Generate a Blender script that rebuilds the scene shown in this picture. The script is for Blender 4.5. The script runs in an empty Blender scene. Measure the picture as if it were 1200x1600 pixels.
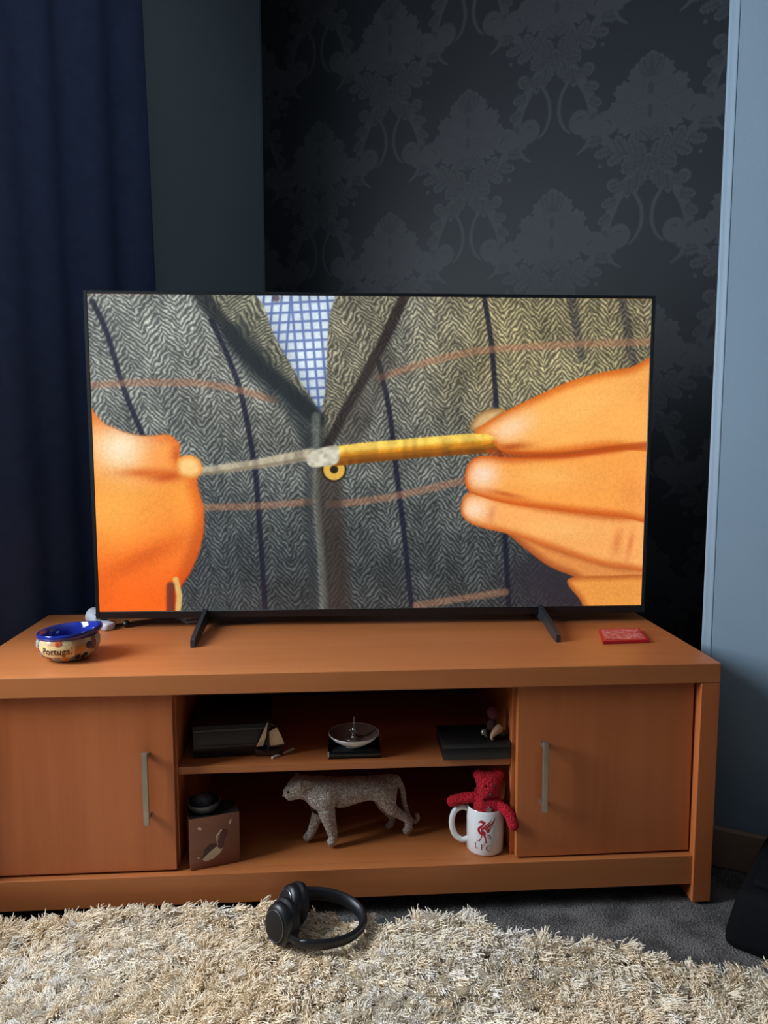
import bpy, bmesh, math, random
import numpy as np
from mathutils import Vector, Matrix
random.seed(7); rng = np.random.default_rng(11)
scene = bpy.context.scene
COL = scene.collection
PI = math.pi

# ---------------------------------------------------------------- camera
cam_d = bpy.data.cameras.new('camera')
cam_d.sensor_fit = 'VERTICAL'; cam_d.sensor_height = 36.0; cam_d.sensor_width = 27.0
cam_d.lens = 1172.85 / 1600 * 36
cam_d.clip_start = 0.02
cam = bpy.data.objects.new('camera', cam_d); COL.objects.link(cam)
yaw, pitch = 0.0671, 0.1027
fw = Vector((math.sin(yaw)*math.cos(pitch), math.cos(yaw)*math.cos(pitch), -math.sin(pitch)))
rt = Vector((math.cos(yaw), -math.sin(yaw), 0)); up = rt.cross(fw)
cam.matrix_world = Matrix(((rt.x, up.x, -fw.x, 0), (rt.y, up.y, -fw.y, 0), (rt.z, up.z, -fw.z, 0.9073), (0, 0, 0, 1)))
scene.camera = cam

# ---------------------------------------------------------------- world, daylight, exposure
wd = bpy.data.worlds.new('world'); scene.world = wd; wd.use_nodes = True
bg = wd.node_tree.nodes['Background']; bg.inputs[0].default_value = (0.62, 0.78, 1.0, 1); bg.inputs[1].default_value = 0.9
vs = scene.view_settings
vs.view_transform = 'Standard'; vs.look = 'None'; vs.gamma = 1.0; vs.use_curve_mapping = False
vs.exposure = 0.0

# room frame: u runs along the papered wall to the right, v from it into the room
UX = Vector((math.cos(PI/6), -0.5, 0)); VX = Vector((-0.5, -math.cos(PI/6), 0)); ORG = Vector((-0.243, 2.76, 0))
def R(u, v, z=0): return ORG + UX*u + VX*v + Vector((0, 0, z))
WIN = (1.58, 2.46, 0.70, 1.95)       # window in the left wall: v0, v1, z0, z1
def window_light():
    l = bpy.data.lights.new('window_daylight', 'AREA'); l.shape = 'RECTANGLE'
    l.size = WIN[1]-WIN[0]; l.size_y = WIN[3]-WIN[2]
    l.energy = 98.0; l.color = (0.80, 0.90, 1.0)
    o = bpy.data.objects.new('window_daylight', l); COL.objects.link(o)
    c = R(-0.13, (WIN[0]+WIN[1])/2, (WIN[2]+WIN[3])/2)
    z = -UX; x = VX.copy(); y = z.cross(x)
    o.matrix_world = Matrix(((x.x, y.x, z.x, c.x), (x.y, y.y, z.y, c.y), (x.z, y.z, z.z, c.z), (0, 0, 0, 1)))
window_light()

# ---------------------------------------------------------------- helpers
def srgb(r, g, b):
    f = lambda c: (c/255/12.92) if c/255 <= 0.04045 else ((c/255+0.055)/1.055)**2.4
    return (f(r), f(g), f(b), 1)

class NT:
    def __init__(s, name):
        s.m = bpy.data.materials.new(name); s.m.use_nodes = True; s.t = s.m.node_tree
        s.b = s.t.nodes['Principled BSDF']
    def n(s, kind, **kw):
        nd = s.t.nodes.new(kind)
        for k, v in kw.items():
            if k.startswith('_'): setattr(nd, k[1:], v)
            else: nd.inputs[k.replace('__', ' ')].default_value = v
        return nd
    def l(s, a, b): s.t.links.new(a, b)
    def bump(s, h, strength, dist):
        b = s.n('ShaderNodeBump', Strength=strength, Distance=dist); s.l(h, b.inputs['Height']); s.l(b.outputs[0], s.b.inputs['Normal'])
    def ramp(s, fac, stops):
        r = s.n('ShaderNodeValToRGB'); e = r.color_ramp.elements
        while len(e) < len(stops): e.new(0.5)
        for k, (p, c) in enumerate(stops): e[k].position = p; e[k].color = c
        s.l(fac, r.inputs[0]); return r.outputs[0]

def plain(name, col, rough=0.5, metal=0.0, bump=None, var=0.08, coat=0.0, spec=None, nscale=30):
    t = NT(name); t.b.inputs['Roughness'].default_value = rough; t.b.inputs['Metallic'].default_value = metal
    t.b.inputs['Coat Weight'].default_value = coat
    if spec is not None: t.b.inputs['Specular IOR Level'].default_value = spec
    tc = t.n('ShaderNodeTexCoord'); nz = t.n('ShaderNodeTexNoise', Scale=nscale, Detail=4.0); t.l(tc.outputs['Object'], nz.inputs['Vector'])
    a = tuple(c*(1-var) for c in col[:3])+(1,); b = tuple(c*(1+var) for c in col[:3])+(1,)
    t.l(t.ramp(nz.outputs['Fac'], [(0.3, a), (0.7, b)]), t.b.inputs['Base Color'])
    if bump:
        n2 = t.n('ShaderNodeTexNoise', Scale=bump[0], Detail=3.0); t.l(tc.outputs['Object'], n2.inputs['Vector']); t.bump(n2.outputs['Fac'], bump[1], bump[2])
    return t.m

def wood(name, axis, c0, c1, c2, rough=0.42):
    t = NT(name); t.b.inputs['Roughness'].default_value = rough
    tc = t.n('ShaderNodeTexCoord'); mp = t.n('ShaderNodeMapping')
    sc = [26.0, 26.0, 26.0]; sc[axis] = 1.3; mp.inputs['Scale'].default_value = sc
    t.l(tc.outputs['Object'], mp.inputs['Vector'])
    nz = t.n('ShaderNodeTexNoise', Scale=1.6, Detail=6.0, Roughness=0.6, Distortion=0.35); t.l(mp.outputs[0], nz.inputs['Vector'])
    mp2 = t.n('ShaderNodeMapping'); s2 = [4.5, 4.5, 4.5]; s2[axis] = 0.35; mp2.inputs['Scale'].default_value = s2; t.l(tc.outputs['Object'], mp2.inputs['Vector'])
    n2 = t.n('ShaderNodeTexNoise', Scale=1.0, Detail=2.0); t.l(mp2.outputs[0], n2.inputs['Vector'])
    ad = t.n('ShaderNodeMath', _operation='MULTIPLY_ADD'); t.l(n2.outputs['Fac'], ad.inputs[0]); ad.inputs[1].default_value = 0.6
    ml = t.n('ShaderNodeMath', _operation='MULTIPLY'); t.l(nz.outputs['Fac'], ml.inputs[0]); ml.inputs[1].default_value = 0.4; t.l(ml.outputs[0], ad.inputs[2])
    t.l(t.ramp(ad.outputs[0], [(0.3, c0), (0.5, c1), (0.72, c2)]), t.b.inputs['Base Color'])
    t.bump(nz.outputs['Fac'], 0.05, 0.002)
    return t.m

def empty_mw(o):
    return Matrix.Translation(o.location) @ o.rotation_euler.to_matrix().to_4x4()
def obj(name, bm, mat, parent=None, smooth=True, world=True):
    me = bpy.data.meshes.new(name)
    if parent is not None and world:
        chain = parent; mw = empty_mw(chain)
        while chain.parent is not None:
            chain = chain.parent; mw = empty_mw(chain) @ mw
        bm.transform(mw.inverted())
    bmesh.ops.recalc_face_normals(bm, faces=bm.faces[:])
    for f in bm.faces: f.smooth = smooth
    bm.to_mesh(me); bm.free()
    if smooth and hasattr(me, 'set_sharp_from_angle'): me.set_sharp_from_angle(angle=math.radians(38))
    o = bpy.data.objects.new(name, me); COL.objects.link(o)
    if mat is not None: me.materials.append(mat)
    o.parent = parent
    return o
def tag(o, label=None, cat=None, group=None, kind=None):
    for k, v in (('label', label), ('category', cat), ('group', group), ('kind', kind)):
        if v: o[k] = v
    return o
def thing(name, label, cat, loc=(0, 0, 0), rz=0.0, group=None):
    o = bpy.data.objects.new(name, None); o.empty_display_size = 0.05; COL.objects.link(o)
    o.location = loc; o.rotation_euler = (0, 0, rz)
    return tag(o, label, cat, group)
def BM(): return bmesh.new()
def add_box(bm, x0, x1, y0, y1, z0, z1, bev=0.0, seg=2, mat=None):
    r = bmesh.ops.create_cube(bm, size=1.0); vs_ = r['verts']
    for v in vs_: v.co = Vector((x0+(v.co.x+.5)*(x1-x0), y0+(v.co.y+.5)*(y1-y0), z0+(v.co.z+.5)*(z1-z0)))
    if bev > 0:
        es = list({e for v in vs_ for e in v.link_edges})
        g = bmesh.ops.bevel(bm, geom=es+vs_, offset=bev, segments=seg, affect='EDGES', profile=0.5)
        vs_ = list({v for f in g['faces'] for v in f.verts} | {v for v in vs_ if v.is_valid})
    if mat is not None: bmesh.ops.transform(bm, matrix=mat, verts=vs_)
    return bm
def add_lathe(bm, prof, c=(0, 0, 0), n=40, close=True):
    rings = []
    for r, z in prof:
        if r < 1e-6: rings.append([bm.verts.new((c[0], c[1], c[2]+z))])
        else: rings.append([bm.verts.new((c[0]+r*math.cos(2*PI*k/n), c[1]+r*math.sin(2*PI*k/n), c[2]+z)) for k in range(n)])
    for a, b in zip(rings, rings[1:]):
        for k in range(n):
            k2 = (k+1) % n
            q = [a[k % len(a)], a[k2 % len(a)], b[k2 % len(b)], b[k % len(b)]]
            q2 = []
            for v in q:
                if v not in q2: q2.append(v)
            if len(q2) >= 3: bm.faces.new(q2)
    return bm
def add_tube(bm, pts, rad, n=10, cap=True, flat=1.0, upv=(0, 0, 1)):
    pts = [Vector(p) for p in pts]; m = len(pts)
    if not hasattr(rad, '__len__'): rad = [rad]*m
    rings = []; nrm = None
    for i in range(m):
        t = (pts[min(i+1, m-1)]-pts[max(i-1, 0)]).normalized()
        if nrm is None:
            nrm = Vector(upv)-t*t.dot(Vector(upv))
            if nrm.length < 1e-3: nrm = Vector((1, 0, 0))-t*t.x
        nrm = (nrm-t*t.dot(nrm)).normalized(); b = t.cross(nrm)
        rings.append([bm.verts.new(pts[i]+(nrm*math.cos(2*PI*k/n)+b*flat*math.sin(2*PI*k/n))*rad[i]) for k in range(n)])
    for a, b in zip(rings, rings[1:]):
        for k in range(n): bm.faces.new((a[k], a[(k+1) % n], b[(k+1) % n], b[k]))
    if cap: bm.faces.new(rings[0][::-1]); bm.faces.new(rings[-1])
    return bm
def add_ball(bm, c, r, sc=(1, 1, 1), u=20, v=14, rot=None):
    g = bmesh.ops.create_uvsphere(bm, u_segments=u, v_segments=v, radius=r)
    M = Matrix.Translation(Vector(c)) @ (rot if rot else Matrix.Identity(4)) @ Matrix.Diagonal((*sc, 1))
    bmesh.ops.transform(bm, matrix=M, verts=g['verts']); return bm
def add_prism(bm, poly, fn, d0, d1):
    """poly of 2-D points, fn(a, b, depth) -> point; a closed prism between depths d0 and d1"""
    A = [bm.verts.new(fn(a, b, d0)) for a, b in poly]; B = [bm.verts.new(fn(a, b, d1)) for a, b in poly]
    fs = [bm.faces.new(A), bm.faces.new(B[::-1])]
    for k in range(len(poly)):
        k2 = (k+1) % len(poly); bm.faces.new((A[k], B[k], B[k2], A[k2]))
    bmesh.ops.triangulate(bm, faces=fs); return bm
def smooth_path(pts, n=8, closed=False):
    P = [np.array(p, float) for p in pts]; out = []; m = len(P)
    rngk = range(m) if closed else range(m-1)
    for i in rngk:
        if closed: p0, p1, p2, p3 = P[i-1], P[i], P[(i+1) % m], P[(i+2) % m]
        else: p0, p1, p2, p3 = P[max(i-1, 0)], P[i], P[i+1], P[min(i+2, m-1)]
        for k in range(n):
            t = k/n
            out.append(0.5*((2*p1)+(-p0+p2)*t+(2*p0-5*p1+4*p2-p3)*t*t+(-p0+3*p1-3*p2+p3)*t**3))
    if not closed: out.append(P[-1])
    return out
def decal(polys, wrap, step):
    """thin printed shapes: polygons in flat (a, b), cut into strips of width step, then wrapped on a curved face"""
    bm = BM()
    for poly in polys:
        sub = BM(); vs_ = [sub.verts.new((a, b, 0)) for a, b in poly]; f = sub.faces.new(vs_)
        bmesh.ops.triangulate(sub, faces=[f])
        lo = [min(p[k] for p in poly) for k in (0, 1)]; hi = [max(p[k] for p in poly) for k in (0, 1)]
        for ax in (0, 1):
            x = math.floor(lo[ax]/step)*step+step
            while x < hi[ax]:
                no = Vector((1, 0, 0)) if ax == 0 else Vector((0, 1, 0))
                bmesh.ops.bisect_plane(sub, geom=sub.verts[:]+sub.edges[:]+sub.faces[:], plane_co=no*x, plane_no=no); x += step
        tmp = bpy.data.meshes.new('tmp'); sub.to_mesh(tmp); sub.free(); bm.from_mesh(tmp); bpy.data.meshes.remove(tmp)
    for v in bm.verts: v.co = Vector(wrap(v.co.x, v.co.y))
    return bm
def skin_figure(name, verts, edges, radii, mat, parent, levels=2, post=None, root=0):
    me = bpy.data.meshes.new(name+'_skeleton'); me.from_pydata(verts, edges, [])
    o = bpy.data.objects.new(name+'_skeleton', me); COL.objects.link(o)
    md = o.modifiers.new('s', 'SKIN'); md.use_smooth_shade = True
    for k, sv in enumerate(me.skin_vertices[0].data):
        r = radii[k]; sv.radius = (r, r); sv.use_root = (k == root)
    sd = o.modifiers.new('d', 'SUBSURF'); sd.levels = levels; sd.render_levels = levels
    dg = bpy.context.evaluated_depsgraph_get(); ev = o.evaluated_get(dg)
    m2 = bpy.data.meshes.new_from_object(ev)
    bm = BM(); bm.from_mesh(m2); bpy.data.objects.remove(o); bpy.data.meshes.remove(me); bpy.data.meshes.remove(m2)
    if post: post(bm)
    return obj(name, bm, mat, parent)
def new_image(name, arr):
    h, w = arr.shape[:2]; im = bpy.data.images.new(name, w, h)
    a = np.ones((h, w, 4), np.float32); a[..., :3] = np.clip(arr, 0, 1)
    im.pixels.foreach_set(a[::-1].ravel()); im.update(); im.pack(); return im

# ---------------------------------------------------------------- 2-D painting (numpy)
def sstep(a, b, x):
    t = np.clip((x-a)/(b-a), 0, 1); return t*t*(3-2*t)
def poly_sd(X, Y, poly):
    """signed distance (inside positive) to a polygon"""
    P = np.array(poly, float); inside = np.zeros(X.shape, bool); d = np.full(X.shape, 1e9)
    for i in range(len(P)):
        x1, y1 = P[i]; x2, y2 = P[(i+1) % len(P)]
        dx, dy = x2-x1, y2-y1; L = dx*dx+dy*dy+1e-12
        t = np.clip(((X-x1)*dx+(Y-y1)*dy)/L, 0, 1)
        d = np.minimum(d, (X-x1-t*dx)**2+(Y-y1-t*dy)**2)
        if y1 != y2:
            c = ((y1 > Y) != (y2 > Y)) & (X < (x2-x1)*(Y-y1)/(y2-y1)+x1); inside ^= c
    return np.where(inside, 1, -1)*np.sqrt(d)
def line_d(X, Y, pts, w=None):
    """distance to a polyline minus its (tapering) half width"""
    d = np.full(X.shape, 1e9); n = len(pts)
    for i in range(n-1):
        x1, y1 = pts[i]; x2, y2 = pts[i+1]; dx, dy = x2-x1, y2-y1
        t = np.clip(((X-x1)*dx+(Y-y1)*dy)/(dx*dx+dy*dy+1e-12), 0, 1)
        dd = np.sqrt((X-x1-t*dx)**2+(Y-y1-t*dy)**2)
        if w is not None: dd = dd-(w[i]+(w[i+1]-w[i])*t)
        d = np.minimum(d, dd)
    return d
def blur(a, n):
    for _ in range(n):
        p = np.pad(a, ((1, 1), (1, 1))+((0, 0),)*(a.ndim-2), mode='edge')
        a = (p[:-2, 1:-1]+p[2:, 1:-1]+p[1:-1, :-2]+p[1:-1, 2:]+2*a)/6
    return a
def vnoise(h, w, cell, seed, cellx=None):
    r = np.random.default_rng(seed); cx = cellx or cell
    gh, gw = int(h/cell)+3, int(w/cx)+3; g = r.random((gh, gw))
    y = np.arange(h)/cell; x = np.arange(w)/cx
    yi, xi = y.astype(int), x.astype(int); fy = (y-yi)[:, None]; fx = (x-xi)[None]
    fy = fy*fy*(3-2*fy); fx = fx*fx*(3-2*fx)
    return (g[yi][:, xi]*(1-fy)*(1-fx)+g[yi+1][:, xi]*fy*(1-fx)+g[yi][:, xi+1]*(1-fy)*fx+g[yi+1][:, xi+1]*fy*fx)

def paint_screen():
    W, H = 1120, 630
    # plane coordinates used below (X to the right, Y down) are those of a sketch of the picture, keyed to its four corners
    src = [(137, 458), (1018, 468), (1002, 946), (155, 955)]; dst = [(0, 0), (1, 0), (1, 1), (0, 1)]
    A = []; B = []
    for (x, y), (a, b) in zip(src, dst):
        A.append([a, b, 1, 0, 0, 0, -x*a, -x*b]); B.append(x); A.append([0, 0, 0, a, b, 1, -y*a, -y*b]); B.append(y)
    h = np.linalg.solve(np.array(A, float), np.array(B, float))
    b, a = np.mgrid[0:H, 0:W]; a = (a+.5)/W; b = (b+.5)/H
    den = h[6]*a+h[7]*b+1; X = (h[0]*a+h[1]*b+h[2])/den; Y = (h[3]*a+h[4]*b+h[5])/den
    C3 = lambda r, g, b_: np.array([r, g, b_])/255.
    img = np.zeros((H, W, 3))
    def put(mask, col):
        nonlocal img; m = mask[..., None]; img = img*(1-m)+col*m
    n1 = vnoise(H, W, 60, 1); n2 = vnoise(H, W, 9, 2); n3 = vnoise(H, W, 3, 3); n4 = vnoise(H, W, 22, 4, 10)
    def tweed(Xc, colw, per, tone):
        k = Xc/colw; kk = np.floor(k); fr = k-kk
        sgn = np.where(kk % 2 == 0, 1, -1)
        ph = (Y + sgn*(fr-0.5)*colw*1.15 + (n2-.5)*7)/per + 0.37*np.sin(kk*2.3)
        s = 0.5+0.5*np.sin(2*PI*ph)
        s = np.clip((0.12+0.76*s)*(0.30+0.70*n3+0.5*n4), 0, 1)
        return (C3(58, 60, 58)+(C3(178, 178, 162)-C3(58, 60, 58))*s[..., None])*tone[..., None]
    tilt = np.interp(X, [140, 380, 640, 1010], [0.34, 0.12, 0.11, 0.10])
    Xc = X-tilt*(Y-700)
    tone = (1.08-0.52*sstep(560, 950, Y)-0.22*sstep(700, 1000, X)*sstep(600, 900, Y))*(0.86+0.28*n1)
    img = tweed(Xc, 27, 9.0, tone)
    olive = sstep(560, 800, X)*(1-sstep(560, 760, Y))
    img = img*(1-olive[..., None])+olive[..., None]*(img*np.array([1.08, 1.0, 0.82])*0.98)
    cool = (1-sstep(200, 560, X))*0.25+sstep(620, 900, Y)*0.6
    img = img*(1+np.clip(cool, 0, 1)[..., None]*np.array([-.10, -.02, .12]))
    put(0.85*(1-sstep(0, 60, np.hypot((X-880)/1.7, Y-905)-20)), C3(46, 42, 50))
    def stroke(pts, w, col, op, soft=3.0):
        d = line_d(X, Y, [tuple(p) for p in smooth_path(pts, 5)])
        put(op*(1-sstep(w*0.5, w*0.5+soft, d))*(0.7+0.3*n3), col)
    navy = C3(20, 20, 38); pk = C3(176, 122, 92)
    for p in ([(145, 470), (168, 520), (195, 610), (228, 690)], [(330, 500), (358, 560), (378, 620), (398, 730), (406, 830), (414, 950)], [(592, 565), (608, 640), (620, 740), (632, 840), (643, 950)], [(757, 466), (768, 540), (776, 640), (786, 780), (795, 950)]):
        stroke(p, 5, navy, 0.9)
    for p in ([(893, 466), (908, 560)], [(972, 466), (990, 570)]): stroke(p, 8, navy, 0.45, 6)
    for p in ([(140, 601), (220, 597), (330, 600), (430, 624)], [(592, 590), (690, 560), (790, 544), (1016, 534)], [(318, 792), (400, 790), (486, 783)], [(512, 788), (600, 778), (720, 752)], [(650, 946), (790, 925)]):
        stroke(p, 6, pk, 0.62, 5)
    # shirt
    sh = poly_sd(X, Y, [(398, 455), (420, 510), (455, 570), (480, 615), (500, 648), (512, 600), (520, 540), (527, 455)])
    gx = X-0.22*(Y-460)*np.sign(X-455)*0.4; gy = Y+0.05*(X-460)
    grid = np.maximum(1-sstep(0.8, 3.0, np.abs((gx/14) % 1-.5)*14), 1-sstep(0.8, 3.0, np.abs((gy/15) % 1-.5)*15))
    shirt = C3(226, 242, 252)[None, None]*(0.9+0.14*n1[..., None])
    shirt = shirt*(1-0.75*grid[..., None])+C3(70, 92, 160)*0.75*grid[..., None]
    shirt = shirt*(0.86+0.14*sstep(0, 25, sh))[..., None]
    put(sstep(-1, 1.5, sh), shirt)
    put(0.7*(1-sstep(3, 8, np.hypot(X-432, Y-466))), C3(60, 30, 30))
    # lapels
    lw = poly_sd(X, Y, smooth_path([(312, 455), (398, 458), (436, 540), (500, 645), (504, 690), (470, 645), (420, 590), (372, 530)], 4, True))
    lap = tweed(X*0.8+Y*0.55, 30, 8.5, 1.02*(0.86+0.28*n1))
    put(sstep(-1, 2, lw), lap*np.array([1, .99, .92]))
    rw = poly_sd(X, Y, smooth_path([(526, 458), (632, 460), (608, 510), (575, 570), (530, 645), (500, 705), (494, 690), (508, 620)], 4, True))
    lap2 = tweed(X*0.9-Y*0.45, 26, 8.5, 1.0*(0.86+0.28*n1))
    put(sstep(-1, 2, rw), lap2*np.array([1.02, .98, .9]))
    stroke([(312, 458), (352, 510), (398, 565), (450, 612), (498, 655)], 12, C3(24, 27, 30), 0.88, 12)
    stroke([(370, 525), (410, 580), (470, 640), (492, 690)], 26, C3(34, 40, 44), 0.75, 18)
    stroke([(632, 462), (606, 520), (572, 585), (535, 650), (508, 705)], 9, C3(30, 22, 20), 0.9, 7)
    stroke([(598, 560), (575, 620), (548, 680)], 20, C3(56, 50, 45), 0.55, 18)
    # front edge of the jacket
    stroke([(494, 650), (492, 720), (496, 800), (502, 870), (506, 950)], 7, C3(140, 144, 132), 0.6, 6)
    stroke([(512, 720), (516, 800), (524, 870), (528, 950)], 22, C3(52, 42, 36), 0.75, 18)
    stroke([(484, 680), (482, 800), (490, 950)], 6, C3(45, 48, 50), 0.6, 8)
    # cord, blade and folding handle
    d = line_d(X, Y, [(300, 737), (390, 726), (486, 709)], [5, 5.5, 8]); put(0.85*(1-sstep(-1, 4, d)), (C3(196, 184, 156)*(0.8+0.35*n4[..., None])))
    stroke([(310, 741), (390, 730), (480, 716)], 2, C3(110, 95, 75), 0.6, 3)
    rg = np.hypot(X-522, Y-733); put(1-sstep(18, 21, rg), C3(40, 28, 20)); put((1-sstep(4, 6.5, np.abs(rg-11.5)))*(Y > 726), C3(222, 176, 74))
    kn = poly_sd(X, Y, [(518, 698), (560, 692), (650, 684), (735, 677), (800, 676), (806, 696), (760, 708), (640, 716), (560, 724), (520, 728)])
    kc = C3(206, 134, 28)+(C3(255, 214, 96)-C3(206, 134, 28))*(1-sstep(3, 13, Y-(700-0.085*(X-520)))) [..., None]
    kc = kc+(C3(132, 74, 16)-kc)*sstep(16, 26, Y-(697-0.085*(X-520)))[..., None]
    put(sstep(-1.5, 1.5, kn), kc*(0.85+0.25*n4[..., None]))
    stroke([(522, 716), (640, 706), (770, 694)], 2, C3(120, 70, 20), 0.5, 3)
    bl = poly_sd(X, Y, smooth_path([(480, 712), (500, 700), (528, 697), (528, 722), (506, 728), (484, 728)], 4, True)); put(sstep(-2, 2, bl), C3(214, 208, 186)*(0.8+0.3*n2[..., None]))
    # hands in the picture
    def flesh(poly, base, dark, soft, edge=1.5, closed_smooth=5, grad=None):
        s = poly_sd(X, Y, smooth_path(poly, closed_smooth, True)); sh_ = sstep(0, soft, s)[..., None]
        c = dark+(base-dark)*sh_
        if grad is not None: c = grad(c)
        put(sstep(-edge, edge, s), c*(0.97+0.06*n1[..., None])); return s
    def glow(cx, cy, rx, ry, col, op, ang=0.0):
        ca, sa = math.cos(ang), math.sin(ang); dx, dy = X-cx, Y-cy
        q = ((dx*ca+dy*sa)/rx)**2+((-dx*sa+dy*ca)/ry)**2; return op*np.exp(-q), col
    OR, DK = C3(250, 152, 66), C3(206, 92, 22)
    # left hand
    lhp = [(120, 650), (165, 662), (200, 676), (232, 680), (262, 678), (280, 692), (282, 714), (302, 716), (314, 728), (308, 752), (318, 795), (316, 842), (300, 888), (280, 922), (264, 975), (120, 990)]
    def gl(c):
        t = sstep(760, 950, Y)[..., None]; return c*(1-t)+(c*np.array([0.99, 0.66, 0.36]))*t
    s = flesh(lhp, C3(252, 156, 62), C3(226, 108, 30), 26, 3, 5, gl); inl = sstep(-2, 3, s)
    for g_ in (glow(190, 700, 52, 44, C3(255, 236, 200), 0.98, .2), glow(248, 716, 36, 26, C3(255, 150, 66), 0.5), glow(170, 800, 60, 50, C3(255, 186, 84), 0.6), glow(262, 744, 26, 8, C3(190, 66, 12), 0.75, -.1), glow(226, 738, 40, 8, C3(206, 86, 20), 0.7), glow(225, 870, 75, 16, C3(204, 76, 14), 0.55, -.45), glow(300, 860, 9, 50, C3(196, 90, 22), 0.6, .35), glow(276, 710, 8, 14, C3(190, 80, 22), 0.6)):
        put(g_[0]*inl, g_[1])
    s = flesh([(278, 716), (296, 710), (312, 718), (316, 735), (304, 746), (284, 744), (276, 732)], C3(255, 206, 130), C3(236, 150, 66), 10, 2)
    put(0.9*(1-sstep(3, 6, line_d(X, Y, [(274, 905), (280, 930), (277, 960)]))), C3(226, 190, 110))
    put(0.6*(1-sstep(4, 9, line_d(X, Y, [(266, 915), (266, 960)]))), C3(40, 28, 40))
    # right hand, back to front
    flesh([(775, 815), (860, 850), (960, 880), (1040, 890), (1040, 960), (935, 952), (908, 930), (902, 905), (850, 880)], C3(226, 142, 72), C3(170, 84, 36), 16)
    flesh([(888, 905), (950, 900), (1040, 905), (1040, 970), (930, 960), (905, 935)], C3(240, 156, 70), C3(190, 100, 40), 12)
    s = flesh([(720, 792), (728, 772), (752, 768), (800, 782), (880, 796), (960, 806), (1040, 812), (1040, 890), (975, 888), (930, 880), (860, 856), (800, 836), (745, 822), (724, 808)], C3(250, 172, 96), C3(204, 104, 40), 14)
    for g_ in (glow(742, 795, 22, 18, C3(255, 226, 200), 0.8), glow(965, 846, 8, 22, C3(206, 110, 52), 0.6, .2), glow(985, 850, 5, 22, C3(206, 110, 52), 0.6, .2), glow(875, 826, 60, 14, C3(255, 190, 112), 0.6, .1), glow(768, 804, 6, 16, C3(220, 140, 90), .6, .3)):
        put(g_[0]*sstep(0, 6, s), g_[1])
    s = flesh([(726, 748), (732, 724), (752, 712), (800, 714), (870, 710), (950, 700), (1040, 692), (1040, 812), (970, 808), (890, 800), (800, 788), (752, 776), (732, 766)], C3(252, 164, 76), C3(206, 92, 26), 16)
    for g_ in (glow(755, 742, 26, 22, C3(255, 224, 206), 0.9), glow(850, 745, 60, 20, C3(255, 188, 100), 0.7), glow(790, 772, 30, 4, C3(190, 84, 30), .7, .2), glow(985, 770, 18, 26, C3(230, 140, 66), .5)):
        put(g_[0]*sstep(0, 6, s), g_[1])
    s = flesh([(735, 672), (742, 652), (762, 640), (790, 640), (760, 668)], C3(214, 176, 120), C3(160, 120, 70), 10, 3)
    s = flesh([(742, 676), (760, 660), (795, 640), (840, 618), (890, 596), (940, 582), (985, 574), (1040, 560), (1040, 694), (950, 700), (880, 708), (820, 712), (785, 706), (770, 690)], C3(254, 176, 88), C3(214, 106, 30), 18)
    for g_ in (glow(800, 668, 40, 20, C3(255, 222, 190), 0.75, -.4), glow(900, 640, 70, 24, C3(255, 190, 104), 0.7, -.35), glow(1010, 610, 14, 30, C3(236, 150, 70), 0.5), glow(800, 698, 28, 6, C3(176, 72, 22), 0.8, -.1)):
        put(g_[0]*sstep(0, 6, s), g_[1])
    stroke([(766, 706), (800, 710), (880, 711), (950, 702), (1015, 695)], 4, C3(176, 66, 12), 0.8, 6)
    put(sstep(-1, 1.5, poly_sd(X, Y, [(700, 680), (760, 677), (776, 684), (768, 692), (735, 703), (700, 708)])), kc*(0.85+0.25*n4[..., None]))
    img = blur(img, 1)
    return img*(0.96+0.08*n3[..., None])

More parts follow.
